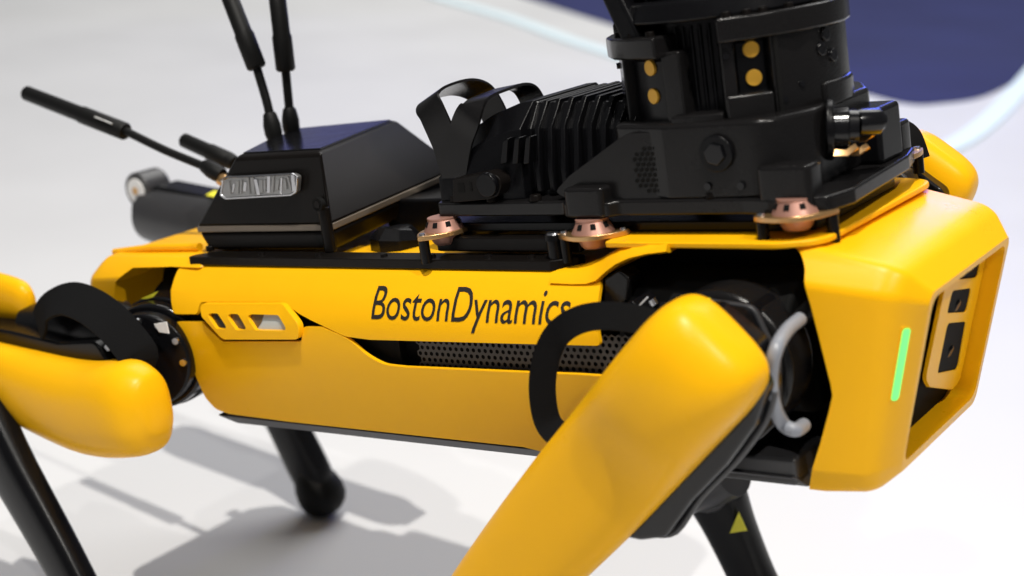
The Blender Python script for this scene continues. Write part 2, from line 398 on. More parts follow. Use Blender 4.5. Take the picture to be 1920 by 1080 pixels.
# ramp from the side panel up to the hatch
for s in (-1, 1):
    part(MB().loft([[(x, s * .1080, ze), (x, s * .1045, ze + .0045), (x, s * .0985, min(zi - .0008, ze + .0105)), (x, s * .086, zi), (x, s * .086, zi - .006), (x, s * .103, ze - .002)] for x, ze, zi in
        ((.176, .0560, .0636), (.195, .0555, .0652), (.207, .0560, .0688), (.216, .0585, .0728), (.225, .0650, .0770), (.234, .0705, .0802), (.246, .0752, .0832), (.260, .0782, .0845), (.276, .0800, .0845))]), 'hatch_ramp', YEL, sharp=50)
from mathutils.bvhtree import BVHTree
bvh = BVHTree.FromPolygons([v.co + world_loc(nose) for v in nose.data.vertices], [tuple(p.vertices) for p in nose.data.polygons])
BR = BODY.to_3x3()
for s in (1, -1):
    pp, nn = [], []
    for k in range(9):
        t = k / 8; q = Vector((.4340, -.0905 * s, .0265)).lerp(Vector((.4200, -.0890 * s, -.0215)), t)
        d = Vector((-.62, .78 * s, 0))
        hit = bvh.ray_cast(B(q - d * .05), BR @ d)
        if hit[0] is not None: pp.append(BODY.inverted() @ hit[0]); nn.append(BR.inverted() @ hit[1])
    m = MB(); rings = []
    n_ = sum(nn, Vector()).normalized(); d = (pp[-1] - pp[0]).normalized(); sd = d.cross(n_).normalized()
    lift = max((p - pp[0]).dot(n_) for p in pp)
    for t, hw in ((0, .0015), (.015, .0025), (.04, .0031), (.96, .0031), (.985, .0025), (1, .0015)):
        p = pp[0].lerp(pp[-1], t) + n_ * lift
        rings.append([p - sd * hw - n_ * .006, p + sd * hw - n_ * .006, p + sd * hw + n_ * .0004, p + sd * hw * .7 + n_ * .0009, p - sd * hw * .7 + n_ * .0009, p - sd * hw + n_ * .0004])
    part(m.loft(rings), 'status_light', LED)
    m = MB().loft([[p + sd * u - n_ * .006 for p, u in ((pp[0] - d * .0016, -.0042), (pp[0] - d * .0016, .0042), (pp[-1] + d * .0016, .0042), (pp[-1] + d * .0016, -.0042))],
                   [p + n_ * (lift + .0002) + sd * u for p, u in ((pp[0] - d * .0016, -.0042), (pp[0] - d * .0016, .0042), (pp[-1] + d * .0016, .0042), (pp[-1] + d * .0016, -.0042))]])
    part(m, 'light_surround', YEL, bevel=.0006)
# stereo cameras recessed in the nose window
part(MB().loft([[(slant(.045) - .0180, -.078, .045), (slant(.045) - .0180, .078, .045), (slant(-.078) - .0180, .078, -.078), (slant(-.078) - .0180, -.078, -.078)],
                [(slant(.045) - .030, -.078, .045), (slant(.045) - .030, .078, .045), (slant(-.078) - .030, .078, -.078), (slant(-.078) - .030, -.078, -.078)]]), 'window_backing', CAV)
FR = [(.012, .050), (.012, -.040), (.030, -.060), (.052, -.060), (.060, -.048), (.060, .050)]
FR = fillet([(-0.0128,0.0391),(-0.0172,-0.0318),(-0.0037,-0.0427),(0.0519,-0.0637),(0.0664,-0.0615),(0.0699,0.0373)], [.004, .012, .012, .012, .012, .004], 4)
HL = [fillet(p, .004, 3) for p in ([(0.0134,0.0305),(0.0571,0.0202),(0.0592,0.0361),(0.0151,0.0448)], [(0.0026,0.0095),(0.0049,0.0249),(0.0492,0.0145),(0.0478,-0.0029)], [(0.0074,-0.0361),(0.0084,0.0005),(0.0525,-0.0115),(0.0549,-0.0485)])]
for s in (1,):
    m = holed([(s * y, z) for y, z in FR], [[(s * y, z) for y, z in h] for h in HL], 'x', -.003, 0)
    m.v = [(slant(z) - .010 + x, y, z) for x, y, z in m.v]
    cb = part(m, 'camera_bezel', YEL, bevel=.001, limit=60)
    for h in HL:
        q = MB().pris([(s * y, z) for y, z in h], 'x', -.004, -.0010); q.v = [(slant(z) - .010 + x, y, z) for x, y, z in q.v]
        part(q, 'camera_glass', CAV, parent=cb, smooth=False)
    for h in HL[1:]:
        cy = sum(p[0] for p in h) / len(h); cz = sum(p[1] for p in h) / len(h) - .004; cx = slant(cz) - .010
        part(MB().cyl((cx - .0012, s * cy, cz), (cx - .0004, s * cy, cz - .0004), .0052, .0042, 18), 'camera_lens', BLK, parent=cb)

# rear shell
RP = []
for s in (-1, 1):
    RP += [(-.20, s * .0945, .0685), (-.352, s * .086, .0665), (-.20, s * .1095, .057), (-.362, s * .1035, .048), (-.388, s * .082, .040),
           (-.39, s * .078, -.02), (-.372, s * .100, -.02), (-.35, s * .08, -.07), (-.25, s * .09, -.072)]
RARCH = [(-.243, .0610), (-.300, .0585), (-.322, .046), (-.334, .022), (-.3405, -.006), (-.336, -.03), (-.325, -.07)]
RPROF = [(-.40, .10), (-.20, .10), (-.20, .0610)] + RARCH + [(-.40, -.09)]
boolean((hull(RP), .010), [(MB().pris(RPROF, 'y', -.2, .2), 'INTERSECT', 0)], 'rear_shell', YEL, robot, .0012, 2, 40)
part(MB().tube([(-.36, -.07, .066), (-.30, -.0715, .0705), (-.235, -.0715, .0715)], [.003, .004, .004], 10), 'rear_shell_rib', YEL)

# ---------------------------------------------------------------- legs
def pod(st, n=32, pw=2.6, flat_in=.6):
    """closed pod along stations: (x, y, z, half width, outward reach, inward reach, side sign)"""
    P = [Vector(s[:3]) for s in st]; rings = []
    for i, s in enumerate(st):
        d = (P[min(i + 1, len(P) - 1)] - P[max(i - 1, 0)]).normalized(); o = Vector((0, s[6], 0)); o = (o - d * o.dot(d)).normalized(); p = d.cross(o)
        ring = []
        for k in range(n):
            a = 2 * math.pi * k / n; ca, sa = math.cos(a), math.sin(a)
            u = math.copysign(abs(ca) ** (2 / pw), ca); v = math.copysign(abs(sa) ** (2 / pw), sa)
            ring.append(P[i] + p * u * s[3] + o * (v * (s[4] if v > 0 else s[5])))
        rings.append(ring)
    return MB().loft(rings)
def spline_stations(keys, n=5):
    """keys: tuples of 6 numbers; Catmull-Rom in every channel"""
    out = []
    for i in range(len(keys) - 1):
        a, b, c, d = keys[max(i - 1, 0)], keys[i], keys[i + 1], keys[min(i + 2, len(keys) - 1)]
        for k in range(n):
            t = k / n
            out.append([.5 * (2 * b[j] + (c[j] - a[j]) * t + (2 * a[j] - 5 * b[j] + 4 * c[j] - d[j]) * t * t + (3 * b[j] - a[j] - 3 * c[j] + d[j]) * t ** 3) for j in range(6)])
    out.append(list(keys[-1])); return out
def cover_mesh(hip, knee, sgn, prof):
    """prof: (distance along thigh, half width, outward, inward, shift across)"""
    H, K = Vector(hip), Vector(knee); a = (K - H).normalized(); o = Vector((0, sgn, 0)); o = (o - a * o.dot(a)).normalized(); p = a.cross(o)
    keys = []
    for s, hw, ou, inn, sh in prof: q = H + a * s + p * sh; keys.append((*q, hw, ou, inn))
    return pod([k + [sgn] for k in spline_stations(keys, 4)], 48, 2.9)
COVER = [(-.0470, .010, .005, .004, 0), (-.0462, .021, .014, .008, 0), (-.042, .0315, .0245, .014, 0), (-.033, .0380, .0325, .018, 0), (-.018, .0410, .0385, .02, 0), (.005, .0415, .0405, .02, 0), (.035, .0415, .037, .02, 0),
         (.06, .0415, .0290, .02, 0), (.085, .0415, .0235, .02, 0), (.13, .0410, .0215, .02, 0), (.20, .0380, .020, .018, 0), (.27, .033, .018, .016, 0), (.315, .028, .016, .014, 0), (.325, .015, .01, .008, 0)]
def front_leg(sgn, hip, knee, foot):
    H, K = Vector(hip), Vector(knee); a = (K - H).normalized(); p = Vector((-a.z, 0, a.x)); p = p if p.x > 0 else -p
    iy = -sgn                                       # inward direction along y
    def at(s, q, y): return H + a * s + p * q + Vector((0, iy * y, 0))
    # black thigh casing on the inner side, wider than the cover in front
    prof = [(-.040, -.02), (-.044, .015), (-.030, .040), (-.006, .050), (.03, .054), (.07, .054), (.105, .058), (.122, .048), (.135, .034), (.30, .016), (.32, .0), (.30, -.016), (.06, -.034), (-.02, -.034)]
    if sgn > 0: prof = [(max(s_, -.030), q_ * .66) for s_, q_ in prof]
    prof = fillet(prof, .012, 4)
    m = MB().loft([[at(s, q, .002) for s, q in prof], [at(s, q, .030) for s, q in prof]])
    leg = part(m, 'leg', GLO, bevel=.005, seg=3)
    part(cover_mesh(hip, knee, sgn, COVER), 'thigh_cover', YEL, parent=leg, sharp=80)
    # grey seam band and rim along the casing
    rim = [at(s, q, .0165) for s, q in ((-.026, .0430), (-.006, .0512), (.03, .0552), (.07, .0552), (.105, .0592), (.122, .0492))]
    if sgn < 0: part(MB().tube(catmull(rim, 4), .0022, 8), 'casing_seam', KNE, parent=leg)
    # hip knuckle: squarish motor housing facing forward
    hx, hz = H.x, H.z
    kn = fillet([(hx - .055, hz - .062), (hx + .012, hz - .062), (hx + .030, hz - .045), (hx + .033, hz - .006), (hx + .019, hz + .030), (hx - .02, hz + .034), (hx - .055, hz + .02)], .010, 4)
    yo, yi = sgn * .158, sgn * .095
    part(MB().pris(kn, 'y', yi, yo), 'hip_housing', BLK, parent=leg, bevel=.004, seg=3)
    lid = [(x + (.002 if x > hx - .05 else 0), z + .001) for x, z in kn]
    part(MB().pris(lid, 'y', sgn * .128, sgn * .133), 'housing_flange', KNE, parent=leg, bevel=.0015)
    part(MB().cyl((hx - .012, sgn * .088, hz - .013), (hx - .012, sgn * .126, hz - .013), .051, n=40), 'hip_cap', GRY, parent=leg, bevel=.006, seg=3)
    for x, z in ((hx + .024, hz - .042), (hx + .026, hz - .004), (hx + .012, hz + .024)):
        part(MB().cyl((x, sgn * .155, z), (x, sgn * .161, z), .0042, .0036, 12), 'housing_screw', STE, parent=leg)
    part(MB().cyl((hx - .10, sgn * .062, hz - .012), (hx + .03, sgn * .062, hz - .012), .050, n=36), 'hip_motor', CAV, parent=leg, bevel=.004)
    # knee and lower leg
    part(MB().cyl(K + Vector((0, -sgn * .028, 0)), K + Vector((0, sgn * .012, 0)), .030, n=28), 'knee_joint', KNE, parent=leg, bevel=.004)
    lower_leg(leg, K + Vector((0, -sgn * .010, 0)), Vector(foot))
    return leg
def lower_leg(leg, K, Ft, w0=.030, bow=.0, path=None):
    keys = []; d = (Ft - K); L = d.length; a = d.normalized(); fw = Vector((-a.z, 0, a.x)); fw = fw if fw.x > 0 else -fw
    for t, hw, th in ((-.04, .012, .008), (0, w0 * .9, .016), (.08, w0, .018), (.25, w0 * .85, .016), (.5, w0 * .75, .016), (.75, .026, .017), (.93, .027, .018), (1, .020, .015)):
        q = K + a * L * t + fw * bow * math.sin(math.pi * min(1, max(0, t))); keys.append((*q, hw, th, th))
    if path: keys = path
    part(pod([k + [1] for k in spline_stations(keys, 4)], 24, 3.2), 'lower_leg', BLK, parent=leg, sharp=60)
    # foot: rounded rubber ball on a collar
    r = .030; rings = []
    c0 = Ft
    ks = [(-.05, .014), (-.036, .017), (-.026, .0225), (-.014, .0275), (0, .030), (.012, .0282), (.021, .0225), (.027, .014), (.0295, .004)]
    part(MB().tube([c0 + a * s for s, _ in ks], [q for _, q in ks], 24), 'foot', RUB, parent=leg, sharp=70)

fr = front_leg(-1, (.330, -.185, .020), (.100, -.188, -.202), (.30, -.19, -.449))
fl = front_leg(1, (.330, .195, .052), (.112, .195, -.215), (.165, .215, -.426))
part(MB().tube([(.150, .165, -.190), (.128, .165, -.198), (.085, .165, -.214), (.078, .165, -.217)], [.030, .034, .034, .024], 28), 'knee_motor', KNE, parent=fl, sharp=30)
q = [(0.1432,0.19,-0.243),(0.1308,0.19,-0.2662),(0.1499,0.19,-0.261)]
part(MB().loft([[Vector(p) + Vector((.006, -.02, .004)) for p in q], [Vector(p) + Vector((.0063, -.0206, .0042)) for p in q]]), 'warning_sticker', STK, parent=fl, smooth=False)
# velcro strap looped round the front thighs
loop = catmull([(0.3148,-0.175,0.0459),(0.2921,-0.175,0.0521),(0.264,-0.175,0.0539),(0.2414,-0.175,0.0491)] + [(0.2208,-0.172,0.0359),(0.2083,-0.172,0.0141),(0.2035,-0.172,-0.0092),(0.2066,-0.172,-0.0283)] + [(0.2265,-0.178,-0.0341),(0.2441,-0.178,-0.0325)], 6)
part(MB().strap(loop, (.45, -.8, .4), .0185, .0026), 'strap', WEB, parent=fr)
loop2 = [(0.3293,0.15,0.0808),(0.332,0.15,0.102),(0.3407,0.15,0.1118),(0.3498,0.15,0.1072),(0.3552,0.15,0.0885)]
part(MB().strap(catmull(loop2, 6), (.5, -.7, .4), .018, .0025), 'strap', WEB, parent=fl)

# near hip details of the front well: warning sticker, connector block, bracket, silver cable
q = [(0.3109,-0.1586,0.055),(0.3156,-0.1317,0.055),(0.3204,-0.1325,0.055),(0.3314,-0.1563,0.055)]
part(MB().loft([q, [Vector(p) + Vector((0, 0, .0005)) for p in q]]), 'warning_sticker', STK, parent=fr, smooth=False)
q = [(0.317,-0.1505,0.0557),(0.3204,-0.1439,0.0557),(0.3244,-0.1497,0.0557),(0.3207,-0.155,0.0557)]
part(MB().loft([q, [Vector(p) + Vector((0, 0, .0003)) for p in q]]), 'sticker_symbol', INK, parent=fr, smooth=False)
part(MB().tube(catmull([(0.3751,-0.118,0.039)] + [(0.3762,-0.14,0.0378)] + [(0.3806,-0.165,0.0336),(0.3756,-0.165,0.018),(0.3748,-0.165,0.0006)] + [(0.3717,-0.15,-0.02),(0.3797,-0.15,-0.024)] + [(0.3762,-0.13,-0.0282)], 6), .0046, 12), 'cable', CBL, parent=fr)
part(MB().tube(catmull([(0.3825,-0.1,0.0475),(0.3703,-0.1,0.0371),(0.3587,-0.1,0.0277)], 6), .0060, 12), 'cable_boot', RUB, parent=fr)
part(MB().pris(fillet([(0.2205,0.0588),(0.2335,0.0656),(0.2414,0.0592),(0.2369,0.0436),(0.2217,0.0314),(0.2163,0.0372)], .003, 2), 'y', -.104, -.085), 'hip_bracket', GRY, bevel=.002)
part(MB().pris(fillet([(0.2391,0.0407),(0.2547,0.05),(0.2634,0.0414),(0.248,0.0333)], .002, 2), 'y', -.125, -.100), 'cable_connector', BLK, parent=fr, bevel=.001)
q = [(0.2562,-0.126,0.0432),(0.2686,-0.126,0.0533),(0.2693,-0.126,0.0526),(0.2569,-0.126,0.0424)]
part(MB().loft([q, [Vector(p) + Vector((0, -.0006, 0)) for p in q]]), 'connector_stripe', WHT, parent=fr, smooth=False)
part(MB().tube([(0.2678,-0.12,0.0493),(0.2699,-0.12,0.0456)], .003, 10), 'connector_screw', STE, parent=fr)

# rear legs
def rear_leg(sgn, keys, knee, foot, core, path=None):
    m = MB().loft([[(x, sgn * (abs(y) - .004), z) for x, y, z in core], [(x, sgn * (abs(y) - .040), z) for x, y, z in core]])
    leg = part(m, 'leg', BLK, bevel=.004, seg=3)
    part(pod([k + [sgn] for k in spline_stations(keys, 5)], 40, 2.5), 'thigh_cover', YEL, parent=leg, sharp=80)
    K = Vector(knee)
    kj = MB().cyl(K + Vector((0, -sgn * .030, 0)), K + Vector((0, sgn * .014, 0)), .030, n=28)
    part(kj, 'knee_joint', KNE, parent=leg, bevel=.005, seg=3)
    lower_leg(leg, K + Vector((0, -sgn * .008, 0)), Vector(foot), .032, .012, path)
    return leg
Y0 = -.178
RK = [(-.1955, Y0, -.042, .003, .002, .002), (-.1962, Y0, -.042, .013, .010, .007), (-.1995, Y0, -.042, .0255, .021, .013), (-.207, Y0, -.042, .0345, .0295, .017), (-.220, Y0, -.043, .0410, .0355, .02), (-.240, Y0, -.045, .0430, .0375, .02),
      (-.270, Y0, -.048, .0430, .0365, .02), (-.305, Y0, -.0475, .0420, .034, .02), (-.36, Y0, -.040, .0390, .029, .02), (-.42, Y0 - .004, -.028, .0345, .022, .018), (-.50, Y0 - .008, -.014, .0320, .02, .016), (-.545, Y0 - .01, -.006, .024, .015, .012), (-.552, Y0 - .01, -.006, .010, .006, .005)]
core = fillet([(-.262, -.01), (-.275, .012), (-.33, .008), (-.40, .016), (-.50, .022), (-.55, .02), (-.565, -.01), (-.54, -.035), (-.40, -.03), (-.30, -.050), (-.262, -.05)], .012, 3)
rr_ = None
rr = rear_leg(-1, RK, (-.545, -.185, 0), (-.240, -.230, -.350), [(x, Y0, z) for x, z in core],
              [(-.56, -.19, .01, .02, .012, .012), (-.50, -.195, -.004, .033, .016, .016), (-.43, -.205, -.045, .033, .016, .016), (-.376, -.215, -.110, .0275, .015, .015), (-.325, -.220, -.185, .0240, .014, .014), (-.275, -.225, -.275, .022, .014, .014), (-.243, -.23, -.345, .022, .014, .014)])
LK = [(-.24, .168, .000, .010, .008, .006), (-.245, .168, .000, .030, .024, .014), (-.27, .168, .002, .042, .034, .02), (-.34, .17, .012, .038, .026, .02), (-.45, .176, .034, .030, .022, .018), (-.51, .18, .044, .022, .016, .012), (-.52, .18, .045, .010, .006, .006)]
lcore = fillet([(-.22, .0), (-.26, .045), (-.40, .060), (-.56, .086), (-.595, .075), (-.60, .035), (-.55, .02), (-.40, -.01), (-.28, -.03)], .012, 3)
rl_ = rear_leg(1, LK, (-.585, .185, .050), (-.462, .232, -.314), [(x, .195, z) for x, z in lcore])
part(pod([k + [-1] for k in spline_stations([(-.50, -.135, .040, .020, .010, .006), (-.47, -.135, .038, .024, .014, .01), (-.425, -.135, .034, .020, .012, .008), (-.412, -.135, .033, .010, .006, .004)], 4)], 28, 2.5), 'inner_thigh_cover', YEL, parent=rr, sharp=80)
# big knee motor of the far rear leg seen over the rear shell
part(MB().tube([(-.40, .165, .026), (-.43, .165, .030), (-.56, .168, .047), (-.588, .168, .051), (-.598, .168, .052)], [.030, .036, .036, .033, .024], 32), 'knee_motor', KNE, parent=rl_, sharp=30)
part(MB().cyl((-.588, .150, .082), (-.588, .186, .082), .021, n=28), 'knee_link', KNE, parent=rl_, bevel=.003)
part(MB().cyl((-.588, .1485, .082), (-.588, .1520, .082), .0145, n=24), 'bearing_ring', WHT, parent=rl_, bevel=.0008)
part(MB().cyl((-.588, .1475, .082), (-.588, .1500, .082), .0045, n=16), 'pivot_pin', BRS, parent=rl_)
q = [(-.47, .150, .0745), (-.44, .150, .0690), (-.445, .162, .072), (-.468, .162, .077)]
part(MB().loft([q, [Vector(p) + Vector((0, 0, .0006)) for p in q]]), 'warning_sticker', STK, parent=rl_, smooth=False)
part(pod([k + [-1] for k in spline_stations([(-.42, -.135, .004, .026, .02, .02), (-.36, -.135, .006, .030, .024, .02), (-.30, -.135, .004, .034, .026, .02), (-.265, -.135, .0, .030, .02, .02)], 4)], 28, 2.2), 'thigh_motor', BLK, parent=rr, sharp=60)
# near rear hip: stacked discs, chrome collar, bolts, strap
part(MB().cyl((-.285, -.062, -.005), (-.235, -.062, -.005), .052, n=36), 'hip_motor', CAV, parent=rr, bevel=.004)
hc = Vector((-.243, -.145, -.012)); ax = Vector((.42, -.90, .05)).normalized()
for t, r, mt, nm in ((-.060, .052, BLK, 'hip_housing'), (-.022, .049, GLO, 'hip_flange'), (-.006, .043, BLK, 'hip_disc')):
    part(MB().cyl(hc + ax * t, hc + ax * (t + (.034 if t < -.05 else .014)), r, r * .97, 40), nm, mt, parent=rr, bevel=.003)
e1 = ax.cross(Vector((0, 0, 1))).normalized(); e2 = e1.cross(ax)
for k in range(9):
    an = math.radians(-70 + 32 * k); q = hc + ax * .006 + (e1 * math.cos(an) + e2 * math.sin(an)) * .036
    part(MB().cyl(q, q + ax * .005, .0036, .003, 10), 'hip_bolt', STE, parent=rr)
part(MB().tube([hc + ax * -.03 + (e1 * math.cos(t) + e2 * math.sin(t)) * .0530 for t in [math.radians(-60 + 12 * k) for k in range(11)]], .0042, 10), 'chrome_collar', STE, parent=rr)
q = [(-0.2197,-0.15,0.023),(-0.2028,-0.15,0.0255),(-0.2025,-0.15,0.015),(-0.2148,-0.15,0.0159)]
part(MB().loft([q, [Vector(p) + Vector((0, -.001, 0)) for p in q]]), 'white_tag', WHT, parent=rr, smooth=False)
q = [(-0.2703,-0.12,0.0357),(-0.243,-0.12,0.0438),(-0.2521,-0.12,0.0377),(-0.2614,-0.12,0.036)]
part(MB().loft([q, [Vector(p) + Vector((0, -.0006, 0)) for p in q]]), 'warning_sticker', STK, parent=rr, smooth=False)
lp = catmull([(-0.3616,-0.168,0.0214),(-0.3408,-0.168,0.0398),(-0.3106,-0.168,0.0481),(-0.282,-0.168,0.0431),(-0.2566,-0.168,0.0303),(-0.2369,-0.168,0.0127),(-0.2261,-0.168,-0.0032)] + [(-0.2395,-0.165,-0.0185)], 6)
part(MB().strap(lp, (.35, -.62, .7), .034, .0025), 'strap', WEB, parent=rr)

# ================================================================ electronics box on the rear deck
def shift(poly, z, rise=0): return [(x, y, z + (rise if x > -.2 and y > .05 else 0)) for x, y in poly]
box = thing('electronics_box', 'black angular electronics box with antennas bolted to the rear deck rails', 'electronics box', B((-.14, 0, .064)))
bot = [(-.213, -.0800), (-.063, -.0760), (-.060, .080), (-.245, .085), (-.235, 0)]
wst = [(-.222, -.0810), (-.0625, -.0765), (-.050, .086), (-.265, .100), (-.252, 0)]
top = [(-.158, -.0800), (-.0590, -.0770), (-.1150, .088), (-.225, .066), (-.196, -.012)]
ft = [tuple(Vector(a).lerp(Vector(b), .06)) for a, b in zip(top, [(-.14, 0)] * 5)]
part(MB().loft([shift(bot, .0705, .014), shift(wst, .0875, .014)]), 'base_tub', ANO, parent=box, bevel=.004, seg=3)
sm = [tuple(Vector((-.15, .01)) + (Vector(p) - Vector((-.15, .01))) * 1.004) for p in wst]
part(MB().loft([shift(sm, .0875, .014), shift(sm, .0930, .014)]), 'seam_strip', STR, parent=box, bevel=.0008)
part(MB().loft([shift(wst, .0930, .014), shift([tuple(Vector(a).lerp(Vector(b), .03)) for a, b in zip(wst, top)], .0955, .014), shift(top, .152), shift(ft, .1545)]), 'lid', ANO, parent=box, bevel=.0045, seg=4)
gp = [tuple(Vector((-.14, .01)) + (Vector(p) - Vector((-.14, .01))) * .90) for p in top]
part(MB().loft([shift(gp, .1540), shift(gp, .1558)]), 'glossy_top_plate', GLO, parent=box, bevel=.0006)
for p, r in (((-.0660, -.0770), .0052), ((-.212, -.0790), .004)):
    part(MB().cyl((p[0], p[1] - .0005, .0700), (p[0], p[1] - .0005, .1080 if r > .005 else .075), r, n=18), 'corner_post', ANO, parent=box, bevel=.001)
part(MB().cyl((-.0655, -.0845, .1115), (-.0655, -.0800, .1115), .0056, n=20), 'screw_recess', CAV, parent=box)
part(MB().cyl((-.0655, -.0852, .1115), (-.0655, -.0840, .1115), .0030, n=12), 'screw', ANO, parent=box)
# front connector cap under the box
part(MB().tube([(-.030, -.034, .0640), (-.030, -.034, .071), (-.029, -.032, .0790), (-.029, -.032, .0800)], [.023, .023, .016, .012], 8), 'connector_cap', BLK, parent=box, sharp=20)
part(MB().pris(fillet([(-.075, .005), (.046, .005), (.046, .080), (-.075, .080)], .004, 2), 'z', .0640, .0960), 'interface_module', BLK, parent=box, bevel=.003)
# metal badge with worn raised characters
bd = [(-0.1749,0.1345),(-0.1674,0.1371),(-0.0883,0.1379),(-0.0827,0.1355),(-0.087,0.1229),(-0.0939,0.1203),(-0.1738,0.1184),(-0.1791,0.1214)]
bdg = part(MB().pris(fillet(bd, .002, 3), 'y', -.0840, -.0790), 'badge', PEW, parent=box, bevel=.0008)
(x0, z0), (x1, z1) = [(-0.1687,0.1279),(-0.0856,0.1294)]
ru = random.Random(3)
for k in range(17):
    cx = x0 + (x1 - x0) * (k + .5) / 17; cz = z0 + (z1 - z0) * (k + .5) / 17; hw = .0009 + .0013 * ru.random(); hh = .004 + .0034 * ru.random(); sl = .003 * (ru.random() - .2); dz = .002 * (ru.random() - .5)
    m = MB().pris([(cx - hw - sl, cz - hh + dz), (cx + hw - sl, cz - hh + dz), (cx + hw + sl, cz + hh + dz), (cx - hw + sl, cz + hh + dz)], 'y', -.0838, -.0850 - .0006 * ru.random())
    part(m, 'raised_character', (PEW, STE, PEW)[k % 3], parent=bdg, smooth=False, bevel=.0003)
part(MB().tube([(*p[:1], -.0842, p[1]) for p in fillet(bd, .002, 3)] + [(bd[0][0] + .002, -.0842, bd[0][1])], .0011, 6), 'badge_rim', STE, parent=bdg)
# antennas: swivel base, thin rod, thick sleeve
def antenna(path, sleeve, r=.0042, rs=.0085, base=True):
    P = catmull(path, 6)
    an = part(MB().tube(P, r, 12), 'antenna', RUB, parent=box)
    d = (P[1] - P[0]).normalized()
    part(MB().tube([P[0] - d * .006, P[0], P[0] + d * .008, P[0] + d * .018, P[0] + d * .020], [.0068, .0082, .0082, .0062, .0045], 14), 'swivel_base', RUB, parent=an)
    S = [Vector(p) for p in sleeve]; d = (S[1] - S[0]).normalized(); L = (S[1] - S[0]).length
    part(MB().tube([S[0], S[0] + d * .002, S[0] + d * L * .42, S[0] + d * (L * .42 + .003), S[1] - d * .002, S[1]], [rs * .9, rs * 1.08, rs * 1.08, rs * .96, rs * .93, rs * .7], 18), 'sleeve', RUB, parent=an, sharp=50)
    return an
antenna([(-0.21,0.02,0.1578),(-0.2115,0.02,0.1879),(-0.2169,0.02,0.2215)], [(-0.2161,0.02,0.2189),(-0.237,0.02,0.2932)])
antenna([(-0.2114,0.045,0.1583),(-0.2086,0.045,0.1835),(-0.2051,0.045,0.2144)], [(-0.2051,0.045,0.2119),(-0.1988,0.045,0.2867)])
a3 = antenna([(-0.2511,-0.02,0.1293),(-0.2662,-0.02,0.1358),(-0.3179,-0.02,0.1534),(-0.37,-0.02,0.1742)], [(-0.3702,-0.02,0.1737),(-0.5156,-0.02,0.2204)], .0042, .0082)
a4 = antenna([(-0.2864,0.03,0.132),(-0.2891,0.03,0.1331),(-0.2918,0.03,0.1342)], [(-0.2864,0.03,0.132),(-0.3488,0.03,0.1555)], .0042, .0078)
q0, q1 = [Vector(p) for p in [(-0.4007,-0.029,0.1914),(-0.377,-0.029,0.1835)]]
part(MB().tube([q0, q1], .0006, 6), 'printed_mark', WHT, parent=a3)
part(MB().cyl((-.2350, -.020, .118), (-.2480, -.020, .124), .0062, n=14), 'brass_socket', BRS, parent=box)

# ================================================================ arm mount on the front deck
arm = thing('robot_arm_base', 'black ribbed arm turret on copper isolators above the yellow nose', 'robot arm', B((.25, 0, .085)))
def ap(m, name, material, **k): return m.build(name, material, k.pop('parent', arm), **k)
ap(MB().pris(fillet([(.045, -.072), (.37, -.072), (.37, .072), (.045, .072)], .01, 3), 'z', .0855, .0925), 'adapter_plate', BLK, bevel=.001)
ap(MB().box(.055, .19, -.0840, -.0725, .0725, .0840), 'adapter_rail', ANO, bevel=.0015)
ap(MB().box(.055, .19, .0725, .0840, .0725, .0840), 'adapter_rail', ANO, bevel=.0015)
FL = fillet([(.060, -.082), (.180, -.082), (.184, -.090), (.222, -.090), (.228, -.084), (.325, -.084), (.345, -.088), (.385, -.080), (.392, -.055), (.386, .055), (.378, .088), (.33, .084), (.222, .086), (.060, .080), (.050, .060), (.050, -.060)], [.006] * 16, 3)
ap(MB().pris(FL, 'z', .0995, .1105), 'flange_plate', GRY, bevel=.002, seg=3)
for x, y, w_, zt in ((.203, -.082, .017, .1215), (.357, -.077, .019, .132), (.203, .082, .017, .1215), (.357, .077, .019, .132)):
    ap(MB().pris(fillet([(x - w_, y - .010), (x + w_, y - .010), (x + w_, y + .012), (x - w_, y + .012)], .005, 4), 'z', .0995, zt), 'mount_boss', GRY, bevel=.003, seg=3)
for x, y in ((.112, -.078), (.152, -.078), (.19, -.080), (.30, -.079), (.075, -.076)):
    ap(MB().cyl((x, y, .1104), (x, y, .1150), .0050, .0042, 14), 'flange_bolt', ANO, bevel=.0008)
